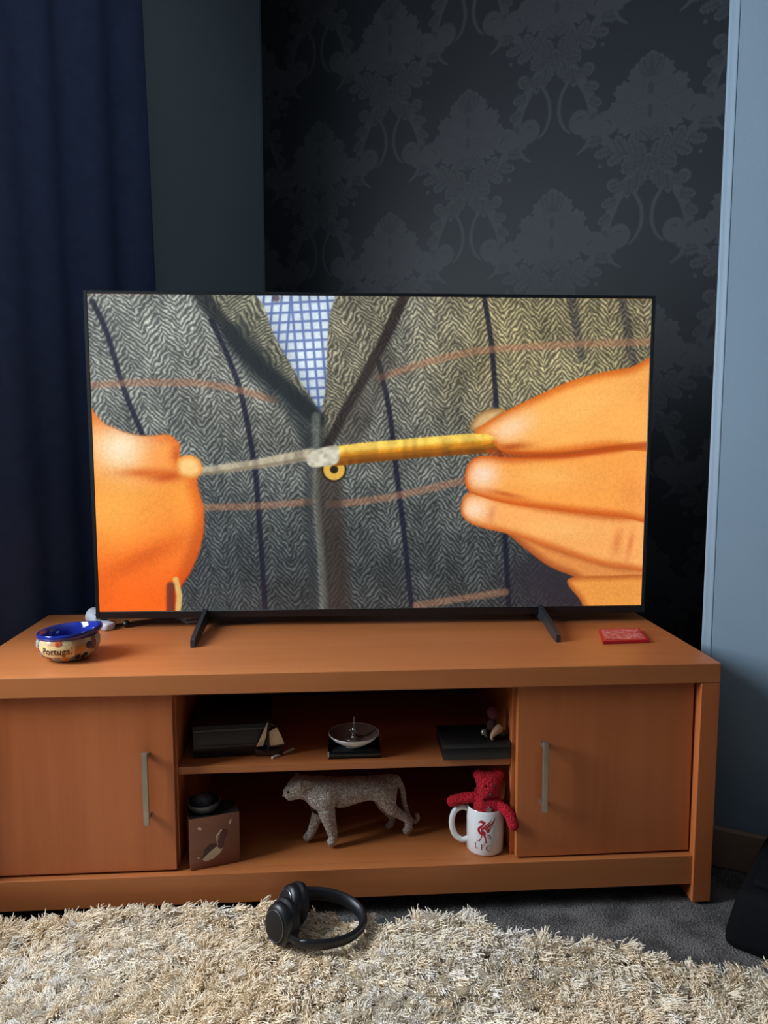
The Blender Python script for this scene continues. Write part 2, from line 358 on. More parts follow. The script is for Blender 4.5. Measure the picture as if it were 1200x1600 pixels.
def paint_damask():
    """black damask paper: one repeat 0.53 m by 0.655 m, mask of the figured parts (1 = figure)"""
    PX = 900; W = int(0.53*PX); Hh = int(0.655*PX); cw, ch = 2*W, 2*Hh
    yy, xx = np.mgrid[0:ch, 0:cw]; X = np.abs((xx-cw/2)/(0.265*PX)); Y = -(yy-ch/2)/(0.655*PX)   # mirrored left-right
    AR = 0.655/0.265
    fig = np.zeros((ch, cw)); vein = np.zeros((ch, cw)); SF = 0.02
    def leaf(x0, y0, x1, y1, w, v=True):
        nonlocal fig, vein
        dx, dy = x1-x0, (y1-y0)*AR; L = math.hypot(dx, dy); px, py = X-x0, (Y-y0)*AR
        a = (px*dx+py*dy)/L/L; c = (px*dy-py*dx)/L
        prof = w*np.sqrt(np.clip(a, 0, 1))*np.clip(1-a, 0, 1)**0.55*2.0
        prof *= 1-0.16*np.cos(a*26)
        m = (1-sstep(-SF*.4, SF*.6, np.abs(c)-prof))*((a > 0) & (a < 1)); 
        if v:
            vein *= 1-m*0.9
            vein = np.maximum(vein, m*((1-sstep(0.006, 0.02, np.abs(c)))*(a < .85)*0.9+0.55*(1-sstep(0.0, 0.02, np.abs(np.abs(c)-prof*0.6)))*(a < .8)))
            vein = np.maximum(vein, 0.8*(1-sstep(0.0, 0.02, np.abs(np.abs(c)-prof-0.004)))*((a > 0.05) & (a < .98))*(fig > .5))
        fig = np.maximum(fig, m)
    def band(pts, w):
        nonlocal fig
        P = smooth_path([(p[0], p[1]*AR) for p in pts], 6); n = len(P); ws = np.interp(np.linspace(0, 1, n), np.linspace(0, 1, len(w)), w)
        fig = np.maximum(fig, 1-sstep(-SF*.4, SF*.6, line_d(X, Y*AR, P, list(ws))))
    def curl(cx, cy, r, a0, turns, w, sgn=1):
        pts = []; n = 22
        for k in range(n):
            t = k/(n-1); rr = r*(1-0.75*t); a = a0+sgn*turns*2*PI*t
            pts.append((cx+rr*math.cos(a), cy+rr*math.sin(a)/AR))
        band(pts, [w, w*0.8, w*0.7, w*1.1])
    # palmette above the node: paired scalloped lobes round a stem
    def lobe(cx, cy, rx, ry, n=9, ph=0.0, tilt=0.0):
        nonlocal fig, vein
        dx, dy = X-cx, (Y-cy); c_, s_ = math.cos(tilt), math.sin(tilt); dyA = dy*AR
        ax, ay = (dx*c_+dyA*s_)/rx, (-dx*s_+dyA*c_)/(ry*AR); r = np.hypot(ax, ay); th = np.arctan2(ay, ax)
        rr = r/(1+0.11*np.cos(n*th+ph)); m = 1-sstep(.93, 1.03, rr)
        vein = np.where(m > .5, vein*.35, vein)
        ring = (1-sstep(.03, .10, np.abs(rr-.62)))*.35+(1-sstep(.02, .07, np.abs(np.sin((n*th+ph)/2))))*.30*((r > .25) & (r < .9))+.55*(1-sstep(.02, .06, np.abs(rr-1.0)))
        vein = np.maximum(vein, np.where(r < 1.15, ring, 0)*(fig > .3)); fig = np.maximum(fig, m)
    lobe(0, .20, .18, .13, 14); lobe(.09, .095, .12, .045, 8, 1, -.5); lobe(.20, .128, .14, .045, 9, 0, -.6); lobe(.28, .182, .13, .050, 9, .5, -.3)
    lobe(.36, .198, .06, .028, 6); lobe(.31, .145, .06, .028, 6, 1); lobe(.25, .256, .12, .044, 9, .8, .1); lobe(.14, .250, .11, .05, 7)
    lobe(.12, .318, .105, .046, 9, .3, .6); lobe(0, .32, .085, .060, 8); lobe(.06, .13, .09, .05, 6)
    leaf(0.0, 0.30, 0.0001, 0.405, .08); leaf(.02, .30, .10, .385, .05); leaf(0.0, 0.05, 0.12, 0.10, .06)
    for y, h in ((0.325, 0.022), (0.255, 0.03), (0.165, 0.03)):
        q = (X/0.028)**2+((Y-y)/h)**2; vein = np.maximum(vein, 1-sstep(.7, 1.2, q))
    # acanthus sprays rising from the node
    band([(0.0, -.02), (.2, .0), (.38, .045), (.52, .11), (.55, .15)], [.03, .045, .05, .045, .03])
    curl(.43, .135, .13, -.3, 1.0, .055, 1)
    for x0, y0, x1, y1, w in ((.1, -.01, .2, .07, .06), (.22, .0, .34, .085, .06), (.12, -.01, .27, -.055, .06), (.26, .01, .42, -.03, .06), (.38, .03, .56, .015, .055), (.48, .08, .66, .07, .05), (.05, -.02, .1, .04, .05)): leaf(x0, y0, x1, y1, w)
    # arms hanging below the node
    band([(0.05, -.05), (.17, -.09), (.30, -.17), (.40, -.26), (.41, -.34), (.34, -.39)], [.03, .045, .05, .05, .045, .04])
    curl(.29, -.325, .115, -1.0, 1.15, .045, -1); curl(.36, -.12, .06, 2.4, 1.1, .018, -1)
    for x0, y0, x1, y1, w in ((.02, -.05, .10, -.14, .055), (.12, -.06, .28, -.065, .045), (.24, -.12, .40, -.135, .05), (.32, -.18, .47, -.20, .05), (.38, -.24, .50, -.275, .045), (.10, -.08, .13, -.16, .045), (.0, -.02, .05, -.09, .05),
                              (.18, -.10, .21, -.18, .04), (.40, -.31, .50, -.345, .04), (.05, -.04, .18, -.03, .04)): leaf(x0, y0, x1, y1, w)
    band([(.15, -.15), (.07, -.21), (.05, -.28), (.10, -.34), (.17, -.37)], [.016, .018, .018, .015, .008]); band([(.40, -.36), (.36, -.43), (.26, -.465)], [.018, .02, .008])
    fig = np.maximum(fig, 1-sstep(.012, .03, np.hypot(X-.5, (Y+.03)*AR))); fig = np.maximum(fig, 1-sstep(.012, .03, np.hypot(X, (Y+.035)*AR)-.02))
    art = fig*(1-0.55*vein)
    tile = np.zeros((Hh, W))
    for ox, oy in ((0, 0), (W//2, Hh//2)):
        s = np.roll(np.roll(art, ox, 1), oy, 0)
        tile = np.maximum(tile, s.reshape(2, Hh, 2, W).max(axis=(0, 2)))
    return np.clip(tile, 0, 1)
# ---------------------------------------------------------------- materials
PAINT = plain('grey_blue_paint', srgb(124, 143, 158), 0.55, var=0.03, bump=(180, 0.12, 0.002), nscale=3)
CEIL = plain('white_paint', srgb(170, 170, 170), 0.7, var=0.02)
NEUTRAL = plain('room_paint', srgb(88, 90, 94), 0.7, var=0.02)
SKIRT = plain('brown_skirting', srgb(150, 124, 104), 0.5, var=0.06)
LIT_EDGE = plain('lit_paper_edge', srgb(120, 132, 140), 0.5)  # pale grey that paints the light caught by the paper's edge
WH = wood('beech_along', 0, srgb(164, 92, 48), srgb(180, 106, 57), srgb(192, 118, 66))
WV = wood('beech_upright', 2, srgb(170, 88, 44), srgb(186, 102, 53), srgb(196, 113, 61))
BACKB = plain('dark_back_board', srgb(26, 20, 18), 0.8)
STEEL = plain('brushed_steel', srgb(160, 152, 140), 0.38, 0.85)
TVB = plain('tv_black', srgb(16, 17, 19), 0.35)
BLK = plain('black_plastic', srgb(14, 14, 17), 0.4)
BLKG = plain('black_gloss', srgb(10, 10, 12), 0.12)
WHT = plain('white_plastic', srgb(225, 228, 232), 0.35)
CER = plain('white_ceramic', srgb(232, 232, 230), 0.15, coat=0.5, var=0.01)
REDPRINT = plain('red_print', srgb(170, 16, 40), 0.35)
REDP = plain('red_plush', srgb(190, 14, 36), 0.95, bump=(260, 0.9, 0.01), var=0.2, nscale=90)
SILVER = plain('silver_metal', srgb(190, 186, 178), 0.22, 1.0)
NAVY = plain('navy_curtain_cloth', srgb(70, 84, 118), 0.9, var=0.1, bump=(500, 0.3, 0.002))
CARPET = None
def carpet_mat():
    t = NT('grey_carpet'); t.b.inputs['Roughness'].default_value = 0.95; tc = t.n('ShaderNodeTexCoord')
    nz = t.n('ShaderNodeTexNoise', Scale=260.0, Detail=4.0); t.l(tc.outputs['Object'], nz.inputs['Vector'])
    n2 = t.n('ShaderNodeTexNoise', Scale=16.0, Detail=3.0); t.l(tc.outputs['Object'], n2.inputs['Vector'])
    mx = t.n('ShaderNodeMath', _operation='ADD'); t.l(nz.outputs['Fac'], mx.inputs[0]); t.l(n2.outputs['Fac'], mx.inputs[1])
    t.l(t.ramp(mx.outputs[0], [(0.42, srgb(70, 66, 64)), (0.58, srgb(126, 120, 116))]), t.b.inputs['Base Color']); mx.use_clamp = False
    sc = t.n('ShaderNodeMath', _operation='MULTIPLY'); t.l(mx.outputs[0], sc.inputs[0]); sc.inputs[1].default_value = 0.5
    for lk in list(t.t.links):
        if lk.to_node.type == 'VALTORGB': t.t.links.remove(lk)
    r = [n for n in t.t.nodes if n.type == 'VALTORGB'][0]; t.l(sc.outputs[0], r.inputs[0])
    t.bump(nz.outputs['Fac'], 0.9, 0.01); return t.m
CARPET = carpet_mat()
def paper_mat():
    t = NT('damask_paper'); im = new_image('damask_repeat', np.repeat(paint_damask()[..., None], 3, 2)); im.colorspace_settings.name = 'Non-Color'
    uv = t.n('ShaderNodeUVMap'); tx = t.n('ShaderNodeTexImage'); tx.image = im; tx.extension = 'REPEAT'; t.l(uv.outputs[0], tx.inputs['Vector'])
    t.l(t.ramp(tx.outputs['Color'], [(0.0, srgb(20, 25, 31)), (1.0, srgb(54, 55, 58))]), t.b.inputs['Base Color'])
    t.b.inputs['Roughness'].default_value = 0.55
    return t.m
PAPER = paper_mat()

# ---------------------------------------------------------------- room shell
def rbox(bm, u0, u1, v0, v1, z0, z1, bev=0):
    M = Matrix(((UX.x, VX.x, 0, ORG.x), (UX.y, VX.y, 0, ORG.y), (0, 0, 1, 0), (0, 0, 0, 1)))
    return add_box(bm, u0, u1, v0, v1, z0, z1, bev, 2, M)
def struct(name, bm, m, smooth=False): return tag(obj(name, bm, m, None, smooth), kind='structure')
CH, RU, RV, UE, BV = 2.5, 3.7, 4.3, 1.51, 0.6
b = rbox(BM(), -0.15, RU+.1, -0.15, RV+.1, -0.1, 0); struct('floor', b, CARPET)
b = rbox(BM(), -0.15, RU+.1, -0.15, RV+.1, CH, CH+.1); struct('ceiling', b, CEIL)
b = rbox(BM(), -0.1, UE+.05, -0.1, 0, 0, CH); o = struct('wall_back', b, PAPER)
uvl = o.data.uv_layers.new(name='UVMap')
for lp in o.data.loops:
    co = o.data.vertices[lp.vertex_index].co-ORG; uvl.data[lp.index].uv = ((co.dot(UX)-1.027)/0.53+0.5, (co.z-1.36)/0.655+0.5)
b = BM(); v0, v1, z0, z1 = WIN
for a in ((-0.1, 0, 0, v0, 0, CH), (-0.1, 0, v1, RV, 0, CH), (-0.1, 0, v0, v1, 0, z0), (-0.1, 0, v0, v1, z1, CH)): rbox(b, *a)
WL = plain('left_wall_paint', srgb(140, 152, 156), 0.6, var=0.03, bump=(180, 0.12, 0.002), nscale=3)
struct('wall_left', b, WL)
# chimney breast with a rounded bead along its left corner
b = BM(); prof = [(UE+.02, -0.05)]
prof = [(UE, 0.0), (UE, BV-.006)]+[(UE+.006-.006*math.cos(t), BV-.006+.006*math.sin(t)) for t in (0.3, 0.7, 1.1, 1.4)]+[(UE+.014, BV+.0001), (UE+.0155, BV+.0012), (UE+.0185, BV+.0012), (UE+.020, BV), (RU, BV), (RU, 0.0)]
add_prism(b, prof, lambda a, c, z: R(a, c, z), 0, CH); struct('wall_right', b, PAINT, True)
b = rbox(BM(), RU, RU+.1, -.1, RV+.1, 0, CH); struct('wall_side', b, NEUTRAL)
b = rbox(BM(), -0.1, RU+.1, RV, RV+.1, 0, CH); struct('wall_front', b, NEUTRAL)
b = rbox(BM(), UE, RU, BV, BV+.016, 0, 0.086, 0.004); struct('baseboard_right', b, SKIRT)
b = rbox(BM(), 0.0, 0.006, 0.0, 0.003, 0, CH); struct('edge_highlight_1', b, LIT_EDGE)  # thin pale strip: highlight on the wallpaper's edge, put into the colour
# the window (left of the frame)
w = tag(obj('window_1', rbox(BM(), -0.08, -0.02, v0-.02, v0+.05, z0, z1), WHT, None, False), kind='structure')
for a in ((v1-.05, v1+.02, z0, z1), (v0, v1, z0-.02, z0+.05), (v0, v1, z1-.05, z1+.02)):
    obj('window_frame', rbox(BM(), -0.08, -0.02, *a), WHT, w, False)
obj('window_sill', rbox(BM(), -0.02, 0.03, v0-.01, v1+.03, z0-.04, z0-.005, .004), WHT, w, False)

# ---------------------------------------------------------------- curtain
b = BM(); nv, nz_ = 110, 10; rows = []
for j in range(nz_+1):
    z = 0.012+(CH-.014)*j/nz_; row = []
    e0 = 0.6177-0.023*(2.09-z)
    for i in range(nv+1):
        t = i/nv; v = e0+t*0.62
        amp = 0.010*min(1, t*8+.25); uo = 0.042+amp*math.sin(t*26+0.35*math.sin(t*11)+0.12*z)+0.006*math.sin(t*19+1.0+z*.6)
        row.append(b.verts.new(R(max(.008, uo), v, z)))
    rows.append(row)
for r0, r1 in zip(rows, rows[1:]):
    for i in range(nv): b.faces.new((r0[i], r0[i+1], r1[i+1], r1[i]))
cu = obj('curtain', b, NAVY); tag(cu, 'long navy blue curtain hanging at the left of the television', 'curtain')
sm = cu.modifiers.new('thick', 'SOLIDIFY'); sm.thickness = 0.003

# ---------------------------------------------------------------- TV stand
XL, XR, YF, YB, ZT, ZU = -0.678, 0.7235, 1.3255, 1.800, 0.481, 0.443
ZP, ZPB, ZS, ZSU = 0.0982, 0.0401, 0.2914, 0.2765
st = thing('television_stand', 'long beech wood television stand with two sliding doors and open shelves', 'tv stand', ((XL+XR)/2, (YF+YB)/2, 0))
obj('tabletop', add_box(BM(), XL, XR, YF, YB, ZU, ZT, .0018), WH, st, False)
for x0, x1 in ((XL, XL+.0365), (XR-.0365, XR)):
    p = obj('side_panel', add_box(BM(), x0, x1, YF+.0004, YB-.004, 0.006, ZU, .0015), WV, st, False)
    for y in (YF+.03, YB-.04): obj('glide', add_lathe(BM(), [(0, 0), (.012, 0), (.012, .0065), (0, .0065)], ((x0+x1)/2, y, 0), 16), BLK, p)
YD = YF+.018
obj('plinth_rail', add_box(BM(), XL+.0365, XR-.0365, YF+.006, YF+.026, ZPB, ZP, .0012), WH, st, False)
obj('bottom_panel', add_box(BM(), XL+.0365, XR-.0365, YF+.026, YB-.02, ZP-.018, ZP-.0003), WH, st, False)
DLX0, DLX1, DRX0, DRX1 = -0.311, -0.293, 0.336, 0.354
for x0, x1 in ((DLX0, DLX1), (DRX0, DRX1)): obj('divider', add_box(BM(), x0, x1, YF+.037, YB-.02, ZP-.0003, ZU, .001), WV, st, False)
obj('shelf', add_box(BM(), DLX1, DRX0, YF+.040, YB-.06, ZSU, ZS, .001), WH, st, False)
obj('back_panel', add_box(BM(), XL+.0365, XR-.0365, YB-.02, YB-.012, ZPB, ZU), BACKB, st, False)
def door(x0, x1, hx, tilt):
    M = Matrix.Translation(((x0+x1)/2, 0, .27)) @ Matrix.Rotation(tilt, 4, 'Y') @ Matrix.Translation((-(x0+x1)/2, 0, -.27))
    d = obj('door', add_box(BM(), x0, x1, YD, YD+.016, ZP+.004, ZU-.004, .0012, 2, M), WV, st, False)
    hb = add_box(BM(), hx-.005, hx+.005, YD-.026, YD-.018, .203, .339, .0012, 2, M)
    for z in (.214, .328): add_box(hb, hx-.004, hx+.004, YD-.020, YD+.001, z-.004, z+.004, .0005, 1, M)
    h = obj('handle', hb, STEEL, d, False); h['label'] = 'brushed steel bar handle'
door(XL+.039, -0.2955, -0.342, 0.0)
door(0.3430, XR-.0405, 0.391, -0.006)

# ---------------------------------------------------------------- television
tv = thing('television', 'large black flat television showing two hands and a tweed jacket', 'television', (0.092, 1.655, ZT), -0.0142)
# local frame: x across, y away from the viewer, z up from the stand top
ZB0, SW, SH = 0.5187-ZT, 1.218, 0.685
fb = BM()
ox0, ox1, oz0, oz1 = -SW/2-.008, SW/2+.008, ZB0-.016, ZB0+SH+.007
for a in ((ox0, -SW/2, oz0, oz1), (SW/2, ox1, oz0, oz1), (-SW/2, SW/2, oz0, ZB0), (-SW/2, SW/2, ZB0+SH, oz1)): add_box(fb, a[0], a[1], -.003, .012, a[2], a[3], .0008, 1)
obj('bezel', fb, TVB, tv, True, False)
bh = add_box(BM(), ox0+.002, ox1-.002, .004, .020, oz0+.002, oz1-.002, .003); add_box(bh, -.46, .46, .018, .062, oz0+.01, ZB0+.34, .012)
obj('back_housing', bh, BLK, tv, True, False)
sb = BM(); q = [sb.verts.new(p) for p in ((-SW/2, 0, ZB0), (SW/2, 0, ZB0), (SW/2, 0, ZB0+SH), (-SW/2, 0, ZB0+SH))]
f = sb.faces.new(q); ul = sb.loops.layers.uv.new('UVMap')
for lp, uv in zip(f.loops, ((0, 0), (1, 0), (1, 1), (0, 1))): lp[ul].uv = uv
t = NT('screen_picture'); im = new_image('screen_picture', paint_screen()); tx = t.n('ShaderNodeTexImage'); tx.image = im
uvn = t.n('ShaderNodeUVMap'); t.l(uvn.outputs[0], tx.inputs['Vector'])
t.b.inputs['Base Color'].default_value = (0.006, 0.006, 0.007, 1); t.b.inputs['Roughness'].default_value = 0.3
t.l(tx.outputs['Color'], t.b.inputs['Emission Color']); t.b.inputs['Emission Strength'].default_value = 1.0
so = obj('screen', sb, t.m, tv, False, False); so['label'] = 'lit screen with orange hands pulling a yellow folding tool'
for sx, xt, xj in ((-1, -.375, -.379), (1, .371, .376)):
    fb = BM()
    def ff(a, c, d, xt=xt, xj=xj): return Vector((xj+(xt-xj)*min(1, max(0, -a/.16))+d, a, c))
    add_prism(fb, [(-.164, .0), (-.164, .015), (-.156, .019), (-.012, .038), (.02, .046), (.04, .046), (.05, .03), (.13, .010), (.13, 0), (.11, 0), (.04, .010), (-.05, .010), (-.13, 0)], ff, -.0045, .0045)
    obj('foot', fb, plain('foot_grey', srgb(40, 44, 48), 0.35), tv, False, False)

# ---------------------------------------------------------------- things on the stand
# painted pot
pt = thing('painted_pot', 'small round painted pot with blue rim reading Portugal on stand top', 'pot', (-0.510, 1.447, ZT))
prof = [(0, .0), (.030, .0), (.040, .004), (.051, .014), (.0575, .027), (.0570, .038), (.0535, .046)]
def pot_r(z): return float(np.interp(z, [p[1] for p in prof[1:]], [p[0] for p in prof[1:]]))
def pot_mat():
    t = NT('painted_tiles'); t.b.inputs['Roughness'].default_value = 0.2; tc = t.n('ShaderNodeTexCoord')
    vo = t.n('ShaderNodeTexVoronoi', Scale=58.0); t.l(tc.outputs['Object'], vo.inputs['Vector'])
    sep = t.n('ShaderNodeSeparateColor'); t.l(vo.outputs['Color'], sep.inputs[0])
    r = t.ramp(sep.outputs[0], [(0.0, srgb(196, 172, 128)), (0.34, srgb(168, 164, 146)), (0.54, srgb(104, 124, 146)), (0.64, srgb(184, 138, 96)), (0.80, srgb(204, 186, 146)), (0.95, srgb(130, 84, 72))])
    for n in t.t.nodes:
        if n.type == 'VALTORGB': n.color_ramp.interpolation = 'CONSTANT'
    t.l(r, t.b.inputs['Base Color']); return t.m
pb = obj('body', add_lathe(BM(), prof, (-.510, 1.447, ZT), 48), pot_mat(), pt)
PC = Vector((-.510, 1.447, ZT))
def tilt_rim(bm):
    for v in bm.verts:
        d = v.co-PC
        if d.z > .042:
            v.co.z += .0038*d.x/.058
            a = math.atan2(d.y, d.x); k = max(0, math.cos(a-0.25))**6
            v.co += Vector((d.x, d.y, 0)).normalized()*(.006*k); v.co.z += .004*k
    return bm
BLUE = plain('cobalt_glaze', srgb(30, 44, 130), 0.08, coat=0.6, var=0.15)
obj('rim', tilt_rim(add_lathe(BM(), [(.0530, .0440), (.0555, .0475), (.0565, .0530), (.0550, .0560), (.0515, .0555), (.0485, .0510), (.0455, .0420), (.0470, .0300), (.042, .012), (.0, .008)], PC, 48)), BLUE, pt)
def potwrap(off, a0=-1.60):
    def wv(a, bz):
        r = pot_r(bz)+off; an = a0+a/.057; return PC+Vector((r*math.cos(an), r*math.sin(an), bz))
    return wv
obj('label_patch', decal([[(-.034, .015), (.030, .015), (.031, .034), (.026, .038), (-.026, .038), (-.034, .034)]], potwrap(.0010), .004), plain('cream_glaze', srgb(226, 196, 138), 0.2), pt)
def flower(ca, cz, r, n=7):
    out = []
    for k in range(n):
        a = 2*PI*k/n; out.append([(ca+r*.55*math.cos(a)+r*.42*math.cos(q), cz+r*.5*math.sin(a)+r*.42*math.sin(q)) for q in np.linspace(0, 2*PI, 8)[:-1]])
    return out
for nm, spots, rgb in (('red_flower', ((-.026, .009, .006), (.002, .041, .006), (-.048, .026, .006)), (176, 70, 40)), ('yellow_flower', ((.014, .009, .007), (.042, .030, .006)), (190, 130, 50)),
                       ('grey_flower', ((-.006, .008, .007), (-.050, .038, .007), (-.046, .014, .007)), (150, 156, 150)), ('dark_flower', ((.058, .033, .008), (.052, .012, .008), (.038, .012, .006)), (40, 42, 60))):
    gm = plain(nm+'_glaze', srgb(*rgb), 0.2)
    for sp_ in spots: obj(nm, decal(flower(*sp_), potwrap(.0013), .004), gm, pt)
def text_polys_mesh(s, size, shear, wrap, name, mat, parent):
    cu_ = bpy.data.curves.new('t', 'FONT'); cu_.body = s; cu_.size = size; cu_.shear = shear; cu_.align_x = 'CENTER'; cu_.resolution_u = 3; cu_.offset = 0.0001
    o = bpy.data.objects.new('t', cu_); COL.objects.link(o)
    ev = o.evaluated_get(bpy.context.evaluated_depsgraph_get()); m2 = bpy.data.meshes.new_from_object(ev)
    bm = BM(); bm.from_mesh(m2); bpy.data.objects.remove(o); bpy.data.curves.remove(cu_); bpy.data.meshes.remove(m2)
    bmesh.ops.triangulate(bm, faces=bm.faces[:])
    lo = min(v.co.x for v in bm.verts); hi = max(v.co.x for v in bm.verts); x = lo+.003
    while x < hi:
        bmesh.ops.bisect_plane(bm, geom=bm.verts[:]+bm.edges[:]+bm.faces[:], plane_co=(x, 0, 0), plane_no=(1, 0, 0)); x += .003
    for v in bm.verts: v.co = Vector(wrap(v.co.x, v.co.y))
    return obj(name, bm, mat, parent, False)
INK = plain('dark_ink', srgb(40, 30, 26), 0.3)
text_polys_mesh('Portugal', .0172, .15, lambda a, c: potwrap(.0016)(a-.003, c*1.15+.0205), 'lettering', INK, pt)

# white controller behind the lower left corner of the television
gc = thing('game_controller', 'white rounded plastic gadget half hidden behind the television lower left corner', 'controller', (-0.505, 1.715, ZT), 0.0)
verts = [(-.556, 1.708, ZT+.024), (-.540, 1.702, ZT+.019), (-.517, 1.674, ZT+.0115), (-.498, 1.651, ZT+.0105), (-.485, 1.643, ZT+.0100)]
skin_figure('shell', verts, [(0, 1), (1, 2), (2, 3), (3, 4)], [.021, .0205, .016, .017, .015], plain('pale_plastic', srgb(186, 190, 198), .4), gc, 2, lambda bm: [setattr(v.co, 'z', max(ZT+.0004, ZT+.0205*math.tanh((v.co.z-ZT)/.0205) if v.co.x > -.528 else v.co.z)) for v in bm.verts])
gb = BM(); add_ball(gb, (-.462, 1.668, ZT+.0085), .0080, (1, 1, 1)); obj('thumb_stick', gb, BLK, gc)

# small white box under the television
wb = thing('white_box', 'small white box showing under the television beside its left foot', 'box', (-0.33, 1.73, ZT), 0.0)
Mx = Matrix.Translation((-.3365, 1.696, 0)) @ Matrix.Rotation(0.0, 4, 'Z')
bm = BM(); add_prism(bm, [(-.3365, 1.696), (-.294, 1.707), (-.338, 1.768), (-.384, 1.755)], lambda a, c, z: Vector((a, c, z)), ZT, ZT+.014)
bmesh.ops.bevel(bm, geom=bm.edges[:], offset=.0008, segments=1, affect='EDGES')
o = obj('case', bm, WHT, wb, False)
bm = BM(); add_box(bm, -.001, .036, -.0012, .0, .004, .010, 0, 1, Matrix.Translation((-.3365, 1.696, ZT)) @ Matrix.Rotation(math.atan2(.011, .0425), 4, 'Z')); obj('front_slot', bm, plain('grey_plastic', srgb(120, 122, 126), .4), wb, False)

# red packet
rp = thing('red_packet', 'flat red patterned packet lying near the right end of the stand', 'packet', (0.607, 1.513, ZT))
bm = BM(); add_prism(bm, [(.547, 1.465), (.646, 1.467), (.664, 1.561), (.572, 1.559)], lambda a, c, z: Vector((a, c, z)), ZT, ZT+.007)
bmesh.ops.bevel(bm, geom=bm.edges[:], offset=.0012, segments=2, affect='EDGES')
obj('body', bm, plain('red_card', srgb(178, 20, 36), 0.4), rp)
t = NT('red_foil'); tc = t.n('ShaderNodeTexCoord'); nz = t.n('ShaderNodeTexNoise', Scale=120.0, Detail=5.0, Distortion=1.5); t.l(tc.outputs['Object'], nz.inputs['Vector'])
t.l(t.ramp(nz.outputs['Fac'], [(0.42, srgb(168, 18, 36)), (0.56, srgb(206, 120, 128))]), t.b.inputs['Base Color']); t.b.inputs['Roughness'].default_value = 0.4
bm = BM(); add_prism(bm, [(.556, 1.474), (.640, 1.475), (.656, 1.552), (.574, 1.551)], lambda a, c, z: Vector((a, c, z)), ZT+.0066, ZT+.0076); obj('printed_top', bm, t.m, rp, False)

# ---------------------------------------------------------------- upper shelf
DKB = plain('dark_leatherette', srgb(34, 28, 30), 0.45, var=.15)
x = thing('dark_box', 'low dark box pushed to the left end of the upper shelf', 'box', (-.272, 1.398, ZS), 0.08)
bm = BM(); add_box(bm, 0, .150, 0, .17, 0, .064, .003); obj('body', bm, DKB, x, True, False)
for z in (.022, .054): obj('band', add_box(BM(), .003, .147, -.0012, .001, z-.002, z+.002, .0005, 1), plain('dull_grey', srgb(64, 58, 60), .5), x, False, False)

# model sailing boat
bt = thing('model_sailboat', 'tiny model sailing boat with tan sails on the upper shelf', 'ornament', (-.126, 1.402, ZS), 0.0)
bm = BM(); n = 12; rows = []
for i in range(n+1):
    s = i/n; xx = -.153+.052*s; wdt = .0085*math.sin(PI*min(1, .08+s*.92))**.6*(1 if s < .98 else .4); sheer = .004*(2*s-1)**2+.0125
    rows.append([bm.verts.new((xx, 1.402+wdt*a, ZS+zz)) for a, zz in ((-1, sheer), (-.75, .005), (0, 0.0), (.75, .005), (1, sheer))])
for a, c in zip(rows, rows[1:]):
    for k in range(4): bm.faces.new((a[k], a[k+1], c[k+1], c[k]))
    bm.faces.new((a[0], c[0], c[4], a[4]))
bm.faces.new(rows[0]); bm.faces.new(rows[-1][::-1])
obj('hull', bm, plain('dark_hull', srgb(44, 28, 22), .4), bt, False)
obj('mast', add_tube(BM(), [(-.1285, 1.402, ZS+.008), (-.1285, 1.402, ZS+.071)], [.0024, .0014], 8), plain('dark_spar', srgb(40, 28, 22), .5), bt)
SAIL = plain('tan_sail', srgb(196, 160, 120), .8)
def sail(pts):
    bm = BM(); c = np.mean(np.array(pts), 0); nsub = 6
    def fn(a, z, d): 
        bl = .004*math.sin(PI*min(1, max(0, (z-pts[0][1])/(.055)))); return Vector((a, 1.402-bl+d, z))
    add_prism(bm, pts, fn, 0, .0007); return obj('sail', bm, SAIL, bt, False)
sail([(-.152, ZS+.019), (-.139, ZS+.021), (-.1325, ZS+.04), (-.1295, ZS+.068)])
sail([(-.1262, ZS+.020), (-.098, ZS+.024), (-.104, ZS+.042), (-.112, ZS+.058), (-.1262, ZS+.050)])
obj('gaff', add_tube(BM(), [(-.1285, 1.4015, ZS+.066), (-.113, 1.4015, ZS+.0595)], .0011, 6), plain('spar', srgb(50, 36, 28), .5), bt)
obj('boom', add_tube(BM(), [(-.1285, 1.4015, ZS+.0185), (-.097, 1.4015, ZS+.0225)], .0011, 6), plain('spar2', srgb(50, 36, 28), .5), bt)
bm = BM(); add_box(bm, 0, .056, -.0026, .0026, 0, .0042, .0006, 1, Matrix.Translation((-.121, 1.3885, ZS)) @ Matrix.Rotation(.80, 4, 'Z')); o = obj('base_edge', bm, plain('pale_wood', srgb(206, 186, 160), .5), bt, False); o['label'] = 'pale wooden strip'

# black block with the shallow dish on it
x = thing('glossy_block', 'flat glossy black block under the shallow dish on the upper shelf', 'block', (.036, 1.409, ZS))
obj('block', add_box(BM(), -.0145, .0865, 1.378, 1.444, ZS, ZS+.015, .0015), BLKG, x)
bm = BM(); add_box(bm, -.0150, -.0120, 1.3775, 1.3805, ZS+.002, ZS+.0155, .0006, 1); o = obj('corner_clip', bm, SILVER, x, False); o['label'] = 'bright metal corner'
ds = thing('shallow_dish', 'shallow white bowl with a tiny silver figure rising from its middle', 'dish', (.036, 1.409, ZS+.015))
DC = (.036, 1.409, ZS+.015)
obj('bowl', add_lathe(BM(), [(0, 0), (.018, 0), (.020, .003), (.034, .010), (.045, .0185), (.0492, .0245), (.0488, .0255), (.0475, .0248), (.043, .0205), (.030, .0145), (0, .012)], DC, 48), CER, ds)
obj('inside_glaze', add_lathe(BM(), [(.0478, .0254), (.043, .0212), (.030, .0152), (0, .0127)], DC, 48), plain('brown_grey_glaze', srgb(120, 98, 88), .3), ds)
fz = DC[2]+.013
